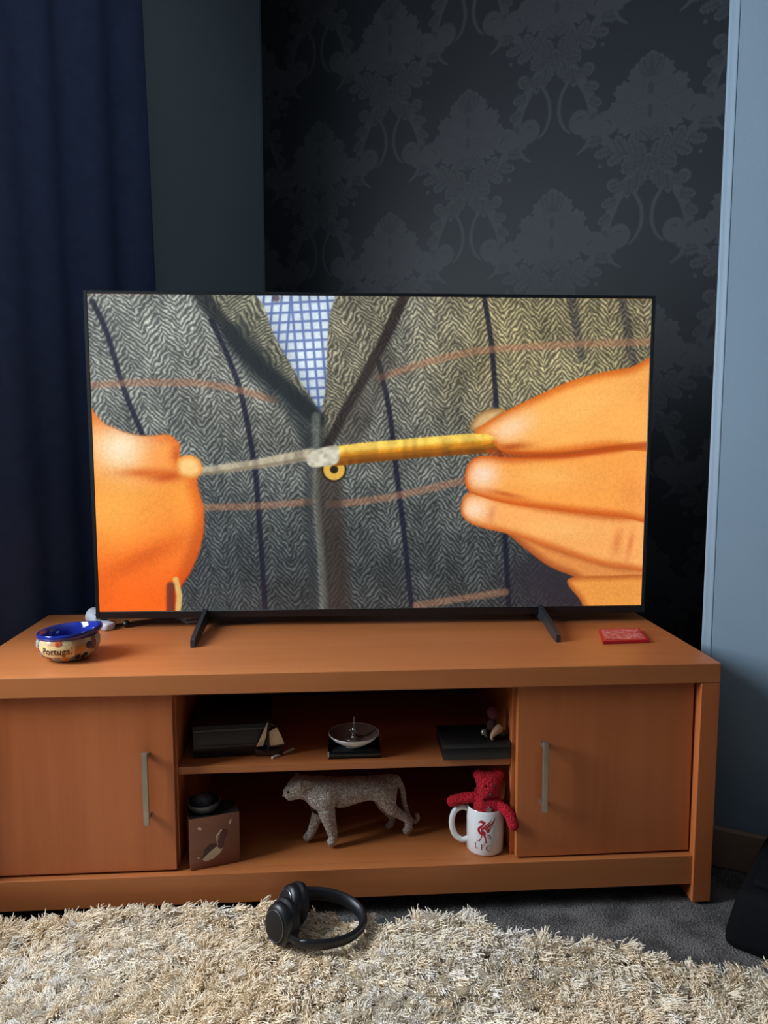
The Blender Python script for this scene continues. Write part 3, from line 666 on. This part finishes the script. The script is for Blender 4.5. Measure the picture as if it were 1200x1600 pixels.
verts = [(.036, 1.409, fz+.006), (.036, 1.409, fz+.016), (.036, 1.409, fz+.024), (.036, 1.409, fz+.033), (.037, 1.409, fz+.044), (.030, 1.405, fz+.013), (.0285, 1.404, fz+.020), (.041, 1.406, fz+.012)]
o = skin_figure('figure', verts, [(0, 1), (1, 2), (2, 3), (3, 4), (1, 5), (5, 6), (1, 7)], [.0052, .0045, .0028, .0030, .0012, .0028, .0022, .003], SILVER, ds); o['label'] = 'tiny silver figure'
obj('figure_foot', add_lathe(BM(), [(0, 0), (.018, .0003), (.017, .0018), (.007, .003), (.005, .006), (0, .007)], (.036, 1.409, fz+.0002), 28), plain('dull_silver', srgb(150, 138, 128), .3, .8), ds)

# black box at the right with the ornament on it
x = thing('black_box', 'long low black box at the right end of the upper shelf', 'box', (.268, 1.405, ZS))
obj('base', add_box(BM(), .2045, .3345, 1.3585, 1.455, ZS, ZS+.022, .001), BLK, x)
obj('lid', add_box(BM(), .2035, .3350, 1.3578, 1.456, ZS+.0225, ZS+.031, .0012), plain('black_card', srgb(24, 24, 24), .5), x)
fg = thing('small_figurine', 'small figurine with a dark red round head sitting on the black box', 'figurine', (.303, 1.388, ZS+.031))
z0 = ZS+.031
MAR = plain('dark_red_cloth', srgb(84, 26, 40), .9, bump=(300, .6, .004)); TAN = plain('tan_cloth', srgb(176, 134, 104), .7); GRN = plain('dark_green_glass', srgb(40, 60, 36), .3)
verts = [(.303, 1.392, z0+.012), (.304, 1.392, z0+.026), (.305, 1.392, z0+.036)]
skin_figure('torso', verts, [(0, 1), (1, 2)], [.012, .011, .007], plain('brown_red_cloth', srgb(60, 26, 24), .9), fg)
bm = BM(); add_ball(bm, (.306, 1.391, z0+.049), .0125, (1, 1, 1.0)); o = obj('head', bm, MAR, fg); o['label'] = 'dark red round head'
o2 = skin_figure('leg', [(.322, 1.386, z0+.024), (.312, 1.380, z0+.018), (.302, 1.374, z0+.012), (.298, 1.371, z0+.004), (.303, 1.370, z0+.003)], [(0, 1), (1, 2), (2, 3), (3, 4)], [.010, .0085, .006, .0035, .003], TAN, fg); o2['label'] = 'pale tan bent leg'
skin_figure('silver_bundle', [(.286, 1.378, z0+.006), (.284, 1.378, z0+.014), (.287, 1.378, z0+.022), (.291, 1.376, z0+.008)], [(0, 1), (1, 2), (0, 3)], [.006, .006, .005, .005], plain('dull_silver_bundle', srgb(140, 134, 118), .3, .7), fg)
bm = BM(); add_ball(bm, (.320, 1.388, z0+.008), .008, (1.5, 1, 1)); obj('seat', bm, GRN, fg)

# ---------------------------------------------------------------- lower shelf
ca = math.atan2(.026, .089)
cb = thing('wooden_cube', 'brown wooden block with a pale bird inlay on its front face', 'block', (-.271, 1.343, ZP), ca)
CW = .0927; CHh = .1
BRN = wood('walnut', 0, srgb(104, 58, 40), srgb(128, 76, 54), srgb(144, 90, 64), .5)
obj('block', add_box(BM(), 0, CW, 0, .055, 0, CHh, .0015), BRN, cb, True, False)
obj('top_plate', add_box(BM(), .001, CW-.001, .0012, .054, CHh-.0005, CHh+.0005), plain('dark_top', srgb(30, 22, 20), .6), cb, False, False)
def cpt(px, py):
    u_ = (px-165)/765.; top = 530-130*(px-160)/755.; return (u_*CW, CHh*(1-(py-top)/795.))
def inlay(name, pts, mat, th=.0012, lab=None):
    bm = BM(); add_prism(bm, [cpt(*p) for p in pts], lambda a, c, d: Vector((a, -d, c)), -.0005, th); o = obj(name, bm, mat, cb, False, False)
    if lab: o['label'] = lab
CRM = plain('cream_inlay', srgb(196, 170, 140), .5); DRD = plain('dark_red_inlay', srgb(94, 34, 32), .5); DBR = plain('dark_inlay', srgb(66, 34, 28), .5)
inlay('wing', [(340, 1130), (385, 990), (470, 905), (560, 900), (578, 938), (480, 1008), (400, 1080)], DBR, .0010)
inlay('body', [(350, 1140), (400, 1168), (520, 1122), (620, 1035), (662, 958), (622, 978), (572, 932), (480, 1010)], CRM, .0016, 'cream bird body')
inlay('neck', [(572, 932), (592, 870), (556, 832), (576, 765), (650, 668), (742, 690), (700, 740), (684, 820), (664, 900), (655, 960), (622, 978)], DRD, .0014, 'dark red bird neck')
inlay('highlight', [(556, 832), (570, 765), (650, 664), (658, 682), (590, 768), (574, 830), (592, 890), (584, 928), (574, 900), (578, 868)], CRM, .0019)
inlay('leaf', [(280, 660), (315, 640), (355, 660), (330, 690)], CRM); inlay('leaf', [(760, 590), (785, 520), (800, 512), (795, 570)], CRM); inlay('leaf', [(275, 1120), (295, 1100), (310, 1115), (290, 1132)], CRM)
gd = thing('dark_glass_dish', 'round dark glass dish resting on top of the brown wooden block', 'dish', (-.250, 1.382, ZP+CHh))
obj('dish', add_lathe(BM(), [(0, 0), (.020, 0), (.027, .006), (.031, .016), (.0315, .019), (.029, .019), (.025, .009), (0, .005)], (-.250, 1.382, ZP+CHh), 36), plain('smoky_glass', srgb(52, 56, 62), .12), gd)
bm = BM(); add_ball(bm, (-.252, 1.382, ZP+CHh+.016), .020, (1, 1, .85)); obj('lump', bm, plain('dark_stone', srgb(46, 46, 48), .45, bump=(120, .6, .004), var=.3), gd)

# sparkling leopard
la = math.radians(12)
lp = thing('leopard_figurine', 'sparkling grey leopard figurine walking left on the lower shelf', 'figurine', (-.04, 1.415, ZP), la)
def glitter():
    t = NT('grey_glitter'); t.b.inputs['Roughness'].default_value = 0.5; t.b.inputs['Metallic'].default_value = 0.15
    tc = t.n('ShaderNodeTexCoord'); vo = t.n('ShaderNodeTexVoronoi', Scale=420.0); t.l(tc.outputs['Object'], vo.inputs['Vector'])
    sep = t.n('ShaderNodeSeparateColor'); t.l(vo.outputs['Color'], sep.inputs[0])
    t.l(t.ramp(sep.outputs[0], [(0.0, srgb(150, 134, 122)), (.85, srgb(192, 178, 164)), (1.0, srgb(240, 232, 222))]), t.b.inputs['Base Color'])
    t.l(t.ramp(sep.outputs[1], [(0.80, (.55, .55, .55, 1)), (0.92, (.12, .12, .12, 1))]), t.b.inputs['Roughness'])
    t.bump(vo.outputs['Distance'], 0.8, 0.004); return t.m
GL = glitter(); LV = []; LE = []; LR = []
def lv(s, z, tt, r, link=None):
    LV.append((s, tt, z)); LR.append(r); k = len(LV)-1
    if link is not None: LE.append((link, k))
    return k
hip = lv(.142, .108, 0, .030); wst = lv(.108, .107, 0, .0245, hip); mid = lv(.075, .104, 0, .0295, wst); chs = lv(.036, .103, 0, .0345, mid); shd = lv(.008, .107, 0, .0305, chs)
nek = lv(-.016, .123, 0, .0205, shd); hd = lv(-.041, .126, 0, .0205, nek); mz = lv(-.054, .1135, 0, .0150, hd); ns = lv(-.0615, .1105, 0, .0105, mz)
for s_ in (-1, 1):
    e = lv(-.031, .141, .019*s_, .0072, hd)
for t_, P in ((-.019, [(.018, .088, .021), (.021, .066, .0160), (.030, .034, .0115), (.0325, .013, .0105), (.0195, .0085, .0098)]),):
    k = shd
    for s, z, r in P: k = lv(s, z, t_, r, k)
k = shd
for s, z, r in [(.012, .086, .019), (.009, .060, .0135), (-.002, .030, .0102), (-.010, .012, .0098), (-.0225, .0085, .0092)]: k = lv(s, z, .019, r, k)
k = hip
for s, z, r in [(.143, .085, .022), (.148, .064, .0150), (.170, .048, .0098), (.188, .034, .0096), (.1885, .013, .0098), (.1755, .0085, .0096)]: k = lv(s, z, -.017, r, k)
k = hip
for s, z, r in [(.138, .084, .020), (.138, .062, .013), (.152, .042, .009), (.163, .028, .0082), (.157, .0120, .008), (.146, .0075, .0074)]: k = lv(s, z, .017, r, k)
k = hip
for s, z, r in [(.168, .118, .0075), (.180, .094, .0062), (.184, .062, .0055), (.194, .030, .005), (.206, .0165, .005), (.2145, .0235, .005), (.210, .037, .0055)]: k = lv(s, z, .004, r, k)
def lpost(bm):
    for v in bm.verts: v.co.y *= 0.85; v.co.z = max(v.co.z, 0.0006)
    bm.transform(Matrix.Translation((-.04, 1.415, ZP)) @ Matrix.Rotation(la, 4, 'Z'))
skin_figure('body', LV, LE, LR, GL, lp, 2, lpost)
for s_ in (-1, 1):
    bm = BM(); add_ball(bm, (-.0555, .0120*s_, .1245), .0024, (1, 1, 1), 10, 8); obj('eye', bm, BLKG, lp, True, False)
for s_ in (-1, 1):
    bm = BM(); add_ball(bm, (-.0335, .0165*s_, .1385), .0085, (.55, .8, 1.0), 12, 10, Matrix.Rotation(-.5*s_, 4, 'X')); obj('ear', bm, GL, lp, True, False)
bm = BM(); add_ball(bm, (-.0622, 0, .1122), .0030, (.8, 1.2, .8), 10, 8); obj('nose', bm, plain('pinkish_nose', srgb(170, 140, 130), .4), lp, True, False)

# mug
MC = Vector((.2925, 1.3885, ZP)); MR = .0362; MH = .0895
mg = thing('white_mug', 'white ceramic mug printed with a red bird crest on the lower shelf', 'mug', MC)
obj('cup', add_lathe(BM(), [(0, .002), (.031, .002), (.032, 0), (.0345, .001), (MR, .0035), (MR, MH-.002), (MR-.0012, MH), (MR-.0028, MH-.001), (MR-.0036, MH-.006), (MR-.004, .010), (.028, .006), (0, .006)], MC, 56), CER, mg)
hp_ = smooth_path([(-.034, .079), (-.046, .0815), (-.060, .072), (-.0655, .050), (-.060, .026), (-.046, .0145), (-.034, .017)], 6)
ha = math.radians(172)
obj('handle', add_tube(BM(), [MC+Vector((-p[0]*math.cos(ha), -p[0]*math.sin(ha), p[1])) for p in hp_], .0058, 12, flat=.8), CER, mg)
A0 = -PI/2
def mugwrap(a, bz): 
    an = A0+a; return MC+Vector(((MR+.00025)*math.cos(an), (MR+.00025)*math.sin(an), bz))
def mp(px, py):
    s = max(-.98, min(.98, (px-690)/250.)); a = math.asin(s); c = 95*(1-math.sqrt(1-s*s))
    return (a*MR/.0362, (1315-(py+c))/630.*MH*1.0)
def mugpoly(P): return [mp(*p) for p in P]
crest = [
 [(548, 832), (560, 812), (575, 795), (600, 790), (632, 806), (648, 822), (636, 838), (628, 862), (600, 885), (575, 910), (562, 905), (545, 925), (552, 890), (580, 868), (604, 850), (600, 830), (582, 826), (566, 822)],
 [(545, 920), (566, 898), (576, 915), (574, 935), (590, 965), (612, 990), (600, 1005), (572, 985), (552, 955)],
 [(585, 905), (602, 885), (608, 925), (628, 945), (650, 960), (645, 1000), (618, 1005), (596, 985), (588, 950)],
 [(606, 915), (612, 890), (640, 862), (676, 832), (712, 798), (722, 775), (722, 800), (700, 838), (672, 862), (648, 885), (632, 915), (618, 930)],
 [(634, 918), (652, 888), (690, 855), (730, 822), (756, 786), (770, 755), (775, 780), (760, 825), (728, 862), (694, 888), (668, 915), (650, 935)],
 [(650, 940), (672, 918), (700, 894), (735, 866), (752, 840), (748, 868), (722, 900), (694, 928), (678, 960), (660, 968)],
 [(674, 964), (690, 935), (716, 910), (708, 935), (692, 962), (686, 972)],
 [(590, 1000), (606, 1005), (604, 1030), (588, 1055), (575, 1084), (585, 1090), (540, 1086), (534, 1078), (562, 1078), (576, 1050), (594, 1025)],
 [(616, 1003), (644, 1000), (652, 1030), (658, 1075), (662, 1104), (684, 1112), (626, 1112), (630, 1104), (648, 1100), (640, 1060), (628, 1030)],
 [(648, 995), (668, 985), (700, 1000), (720, 1030), (716, 1065), (704, 1060), (706, 1035), (690, 1010), (668, 1002)],
 [(660, 1008), (680, 1025), (694, 1050), (690, 1060), (676, 1040)],
]
cm = obj('printed_crest', decal([mugpoly(P) for P in crest], lambda a, c: mugwrap(a, c), .08), REDPRINT, mg, False); cm['label'] = 'red printed bird crest'
def serif(px0, px1, ya, yb, ch):
    w_ = px1-px0; h_ = yb-ya; F = lambda a, c: (px0+a*w_, yb-c*h_)
    if ch == 'L': S = [[(.12, 0), (.36, 0), (.36, 1), (.12, 1)], [(0, .94), (.5, .94), (.5, 1), (0, 1)], [(0, 0), (1, 0), (1, .08), (0, .08)], [(.88, 0), (1, 0), (1, .28), (.94, .28)]]
    elif ch == 'F': S = [[(.12, 0), (.38, 0), (.38, 1), (.12, 1)], [(0, 0), (.52, 0), (.52, .06), (0, .06)], [(0, .93), (1, .93), (1, 1), (0, 1)], [(.9, .74), (1, .74), (1, 1), (.9, 1)], [(.38, .48), (.78, .48), (.78, .56), (.38, .56)], [(.72, .40), (.78, .40), (.78, .64), (.72, .64)]]
    else:
        S = []; N = 14
        for k in range(N):
            a0, a1 = math.radians(45+270*k/N), math.radians(45+270*(k+1)/N)
            th = lambda a: .10+.14*max(0, -math.cos(a))
            S.append([(.5+.5*math.cos(a0), .5+.5*math.sin(a0)), (.5+.5*math.cos(a1), .5+.5*math.sin(a1)), (.5+(.5-th(a1))*math.cos(a1), .5+(.5-th(a1)*.6)*math.sin(a1)), (.5+(.5-th(a0))*math.cos(a0), .5+(.5-th(a0)*.6)*math.sin(a0))])
        S.append([(.86, .70), (.93, .70), (.93, .98), (.88, .98)])
    return [[F(a, c) for a, c in s] for s in S]
def flatpoly(P):   # letters stand on one ring of the mug
    return [mp(*p) for p in P]
LT = serif(516, 556, 1108, 1190, 'L')+serif(588, 632, 1132, 1210, 'F')+serif(652, 724, 1146, 1226, 'C')
obj('printed_letters', decal([flatpoly(P) for P in LT], lambda a, c: mugwrap(a, c), .08), plain('dark_red_print', srgb(120, 20, 36), .35), mg, False)['label'] = 'red printed letters LFC'

# red bear in the mug
br = thing('red_teddy_bear', 'small red plush teddy bear sitting inside the white mug', 'teddy bear', (.2925, 1.3885, ZP+.02))
BV_ = [(.2925, 1.388, ZP+.040), (.2925, 1.386, ZP+.072), (.2930, 1.384, ZP+.096), (.2945, 1.380, ZP+.113), (.2955, 1.374, ZP+.134), (.2955, 1.362, ZP+.131), (.2950, 1.352, ZP+.1275),
       (.270, 1.385, ZP+.106), (.250, 1.388, ZP+.1035), (.231, 1.389, ZP+.0985), (.2155, 1.388, ZP+.093),
       (.316, 1.370, ZP+.098), (.3305, 1.353, ZP+.0895), (.3365, 1.344, ZP+.074), (.340, 1.341, ZP+.057),
       (.274, 1.380, ZP+.155), (.269, 1.380, ZP+.161), (.317, 1.380, ZP+.155), (.322, 1.380, ZP+.161)]
BE_ = [(0, 1), (1, 2), (2, 3), (3, 4), (4, 5), (5, 6), (2, 7), (7, 8), (8, 9), (9, 10), (2, 11), (11, 12), (12, 13), (13, 14), (4, 15), (15, 16), (4, 17), (17, 18)]
BR_ = [.024, .027, .0265, .0195, .026, .017, .0095, .0125, .0115, .0118, .0108, .0125, .0115, .0120, .0108, .010, .0085, .010, .0085]
skin_figure('body', BV_, BE_, BR_, REDP, br, 2)
for x_ in (.2855, .3045):
    bm = BM(); add_ball(bm, (x_, 1.3565, ZP+.1415), .0024, (1, 1, 1), 10, 8); obj('eye', bm, BLKG, br)
bm = BM(); add_ball(bm, (.2945, 1.3435, ZP+.1295), .0034, (1.3, .8, .9), 10, 8); obj('nose', bm, plain('dark_thread', srgb(70, 8, 20), .6), br)
bm = BM(); add_prism(bm, [(.2885, ZP+.0885), (.2895, ZP+.0955), (.2920, ZP+.0945), (.2930, ZP+.0995), (.2955, ZP+.0950), (.2985, ZP+.0955), (.2975, ZP+.0885), (.2930, ZP+.0850)], lambda a, c, d: Vector((a, 1.3575+d, c)), 0, .004)
o = obj('chest_badge', bm, plain('grey_thread', srgb(150, 120, 112), .8), br, False); o['label'] = 'small pale embroidered badge'

# ---------------------------------------------------------------- shaggy rug
rg = thing('shaggy_rug', 'cream long-pile shaggy rug on the carpet in front of the stand', 'rug', (0, 1.0, 0))
EX = [-1.3, -.60, -.53, -.49, -.38, -.27, -.15, -.06, .0, .05, .09, .134, .229, .287, .362, .483, .563, .633, .704, .80, 1.0]
EY = [1.28, 1.285, 1.292, 1.304, 1.312, 1.316, 1.312, 1.302, 1.290, 1.262, 1.240, 1.268, 1.268, 1.212, 1.186, 1.176, 1.124, 1.090, 1.100, 1.075, 1.02]
xs = np.linspace(-1.0, .98, 60); edge = np.interp(xs, EX, EY)
bm = BM(); top = [bm.verts.new((x, y, .010)) for x, y in zip(xs, edge)]; bot = [bm.verts.new((x, .55, .010)) for x in xs]
topb = [bm.verts.new((x, y, .0005)) for x, y in zip(xs, edge)]; botb = [bm.verts.new((x, .55, .0005)) for x in xs]
for k in range(len(xs)-1):
    bm.faces.new((top[k], top[k+1], bot[k+1], bot[k])); bm.faces.new((topb[k], botb[k], botb[k+1], topb[k+1]))
    bm.faces.new((top[k], topb[k], topb[k+1], top[k+1])); bm.faces.new((bot[k], bot[k+1], botb[k+1], botb[k]))
bm.faces.new((top[0], bot[0], botb[0], topb[0])); bm.faces.new((top[-1], topb[-1], botb[-1], bot[-1]))
obj('backing', bm, plain('tan_backing', srgb(150, 128, 98), .95), rg, False)
def pile():
    sp = 0.0105; pts = []
    for y in np.arange(.80, 1.31, sp):
        for x in np.arange(-.80, .93, sp): pts.append((x, y))
    P = np.array(pts)+rng.uniform(-.5, .5, (len(pts), 2))*sp
    P = P[P[:, 1] < np.interp(P[:, 0], EX, EY)-.002]; n = len(P)
    def fld(freqs, seed):
        r = np.random.default_rng(seed); v = np.zeros(n)
        for f in freqs:
            for _ in range(4):
                a = r.uniform(0, 2*PI); v += np.sin(P[:, 0]*f*math.cos(a)+P[:, 1]*f*math.sin(a)+r.uniform(0, 6.28))/4
        return v/len(freqs)
    lx = 0.6*fld((9, 22), 1)+rng.normal(0, .26, n); ly = -.20+0.55*fld((9, 24), 2)+rng.normal(0, .26, n)
    near = np.interp(P[:, 0], EX, EY)-P[:, 1]
    ly = np.where((near < .05) & (ly > .15), .15-.3*(ly-.15), ly)
    ln = (.052+.008*fld((14, 31), 3)+rng.normal(0, .004, n))*(1+(.20+.16*(P[:, 0] < -.1))*np.exp(-(near/.05)**2))
    # the headphones press the pile down a little
    pr = np.exp(-(((P[:, 0]+.02)/.10)**2+((P[:, 1]-1.225)/.065)**2)**2); ln *= 1-.30*pr
    tone = .5+.9*fld((5, 13), 4)+rng.normal(0, .22, n)
    S, K = 34, 6
    s = np.linspace(0, 1, K)
    root = np.repeat(P, S, 0)+rng.normal(0, .0052, (n*S, 2)); m = n*S
    dirx = np.repeat(lx, S)+rng.normal(0, .10, m); diry = np.repeat(ly, S)+rng.normal(0, .10, m); L = np.repeat(ln, S)*rng.uniform(.84, 1.03, m)
    wob = rng.uniform(0, 6.28, (m, 2)); wa = rng.uniform(.0008, .0028, (m, 1)); ctr = np.repeat(P, S, 0)
    pos = np.zeros((m, K, 3))
    up_ = 1/np.sqrt(1+dirx**2+diry**2)
    cl = (0.50*s**1.1)[None]
    for ax, dv in ((0, dirx), (1, diry)):
        straight = dv[:, None]*up_[:, None]*L[:, None]*(s[None]**1.9)*1.15
        off = (root[:, ax]-ctr[:, ax])[:, None]*(1-cl)
        pos[:, :, ax] = ctr[:, ax][:, None]+off+straight+1.3*wa*np.sin(s[None]*7+wob[:, ax][:, None])*s[None]
    pos[:, :, 2] = .009+up_[:, None]*L[:, None]*(s[None]-.26*s[None]**3)
    pos[:, :, 1] -= 1.0
    cv = bpy.data.hair_curves.new('pile'); cv.add_curves([K]*m)
    cv.attributes['position'].data.foreach_set('vector', pos.astype(np.float32).ravel())
    ra = cv.attributes.get('radius') or cv.attributes.new('radius', 'FLOAT', 'POINT')
    rad = np.tile(np.array([.0007, .00075, .0008, .0008, .00075, .0005]), m)*np.repeat(rng.uniform(.8, 1.25, m), K)
    ra.data.foreach_set('value', rad.astype(np.float32))
    ta = cv.attributes.new('tone', 'FLOAT', 'CURVE'); ta.data.foreach_set('value', np.clip(np.repeat(tone, S)+rng.normal(0, .07, m), 0, 1).astype(np.float32))
    t = NT('wool'); t.b.inputs['Roughness'].default_value = .75; t.b.inputs['Specular IOR Level'].default_value = .25
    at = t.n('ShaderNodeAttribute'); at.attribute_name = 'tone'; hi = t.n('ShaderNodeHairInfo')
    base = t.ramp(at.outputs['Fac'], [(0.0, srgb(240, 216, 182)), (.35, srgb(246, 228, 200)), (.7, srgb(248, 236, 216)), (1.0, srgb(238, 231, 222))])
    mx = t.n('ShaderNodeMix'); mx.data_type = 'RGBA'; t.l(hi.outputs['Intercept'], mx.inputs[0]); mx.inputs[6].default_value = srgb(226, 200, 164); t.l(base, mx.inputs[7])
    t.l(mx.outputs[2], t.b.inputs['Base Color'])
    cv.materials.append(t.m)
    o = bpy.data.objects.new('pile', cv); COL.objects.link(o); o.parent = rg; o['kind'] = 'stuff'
pile()

# ---------------------------------------------------------------- headphones on the rug
hpn = thing('headphones', 'black over-ear headphones lying on the cream rug', 'headphones', (-.04, 1.225, .035))
HB = plain('matt_black', srgb(17, 18, 22), .42); HC = plain('black_cushion', srgb(13, 13, 15), .55)
def cup(c, axd):
    ax = Vector(axd).normalized(); M = Matrix.Translation(Vector(c)) @ ax.to_track_quat('Z', 'Y').to_matrix().to_4x4()
    bm = add_lathe(BM(), [(0, .013), (.020, .013), (.0225, .0122), (.0235, .0105), (.027, .0095), (.0305, .006), (.032, .0), (.032, -.004), (0, -.004)], (0, 0, 0), 40); bmesh.ops.transform(bm, matrix=M @ Matrix.Diagonal((.92, 1.12, 1, 1)), verts=bm.verts)
    e = obj('ear_cup', bm, HB, hpn)
    bm = add_lathe(BM(), [(.018, -.004), (.031, -.004), (.0345, -.010), (.0335, -.019), (.027, -.023), (.019, -.019), (.017, -.008), (0, -.007)], (0, 0, 0), 40); bmesh.ops.transform(bm, matrix=M @ Matrix.Diagonal((.92, 1.12, 1, 1)), verts=bm.verts)
    obj('ear_cushion', bm, HC, e)
    bm = BM(); N = 40; add_tube(bm, [M @ Vector((.0216*math.cos(2*PI*k/N), .0263*math.sin(2*PI*k/N), .0122)) for k in range(N+1)], .0008, 6); obj('trim_ring', bm, plain('dark_chrome', srgb(120, 122, 130), .25, .8), e)
cup((-.097, 1.209, .079), (-.68, -.72, .12)); cup((-.082, 1.258, .080), (-.80, -.50, .30))
band_pts = smooth_path([(-.078, 1.274, .086), (-.060, 1.286, .083), (-.020, 1.290, .077), (.018, 1.282, .068), (.042, 1.258, .061), (.044, 1.224, .057), (.020, 1.196, .056), (-.018, 1.182, .057), (-.055, 1.181, .060), (-.080, 1.190, .067)], 6)
rb = [.0075]*6+[.0118]*(len(band_pts)-12)+[.0075]*6
obj('headband', add_tube(BM(), band_pts, rb, 14, flat=.55, upv=(0, 0, 1)), HB, hpn)
obj('headband_pad', add_tube(BM(), [p+np.array([0, 0, -.0035])+(np.array([-.004, 1.24, 0])-p)*np.array([1, 1, 0])*.05 for p in band_pts[14:-12]], .0062, 10, flat=.7), HC, hpn)
for i0, i1 in ((0, 7), (-8, None)): obj('slider_arm', add_tube(BM(), band_pts[i0:i1], .0066, 10, flat=.5), plain('arm_black', srgb(22, 22, 26), .3), hpn)

# ---------------------------------------------------------------- black bag at the right edge
bg_ = thing('black_bag', 'black slumped bag on the carpet at the right edge beyond the rug', 'bag', (.842, 1.225, 0), math.radians(48))
bm = BM(); add_box(bm, -.125, .15, -.10, .11, 0.001, .115, .022, 3)
for v in bm.verts:
    k = v.co.z/.115; v.co.x += .02*k; v.co.y *= 1-.10*k; v.co.y -= .012*k; v.co.z += .006*math.sin(v.co.x*28)*k
obj('body', bm, plain('black_nylon', srgb(6, 6, 8), .85, spec=.15, bump=(60, .3, .004)), bg_, True, False)
obj('flap', add_box(BM(), -.085, .155, -.088, .066, .112, .124, .004), plain('black_nylon_flap', srgb(7, 7, 9), .85, spec=.15), bg_, True, False)
obj('carry_strap', add_tube(BM(), smooth_path([(-.06, -.03, .120), (-.05, -.03, .136), (.03, -.03, .144), (.10, -.03, .138), (.115, -.03, .120)], 5), .006, 8, flat=.4), plain('black_webbing', srgb(7, 7, 9), .85, spec=.15), bg_, True, False)
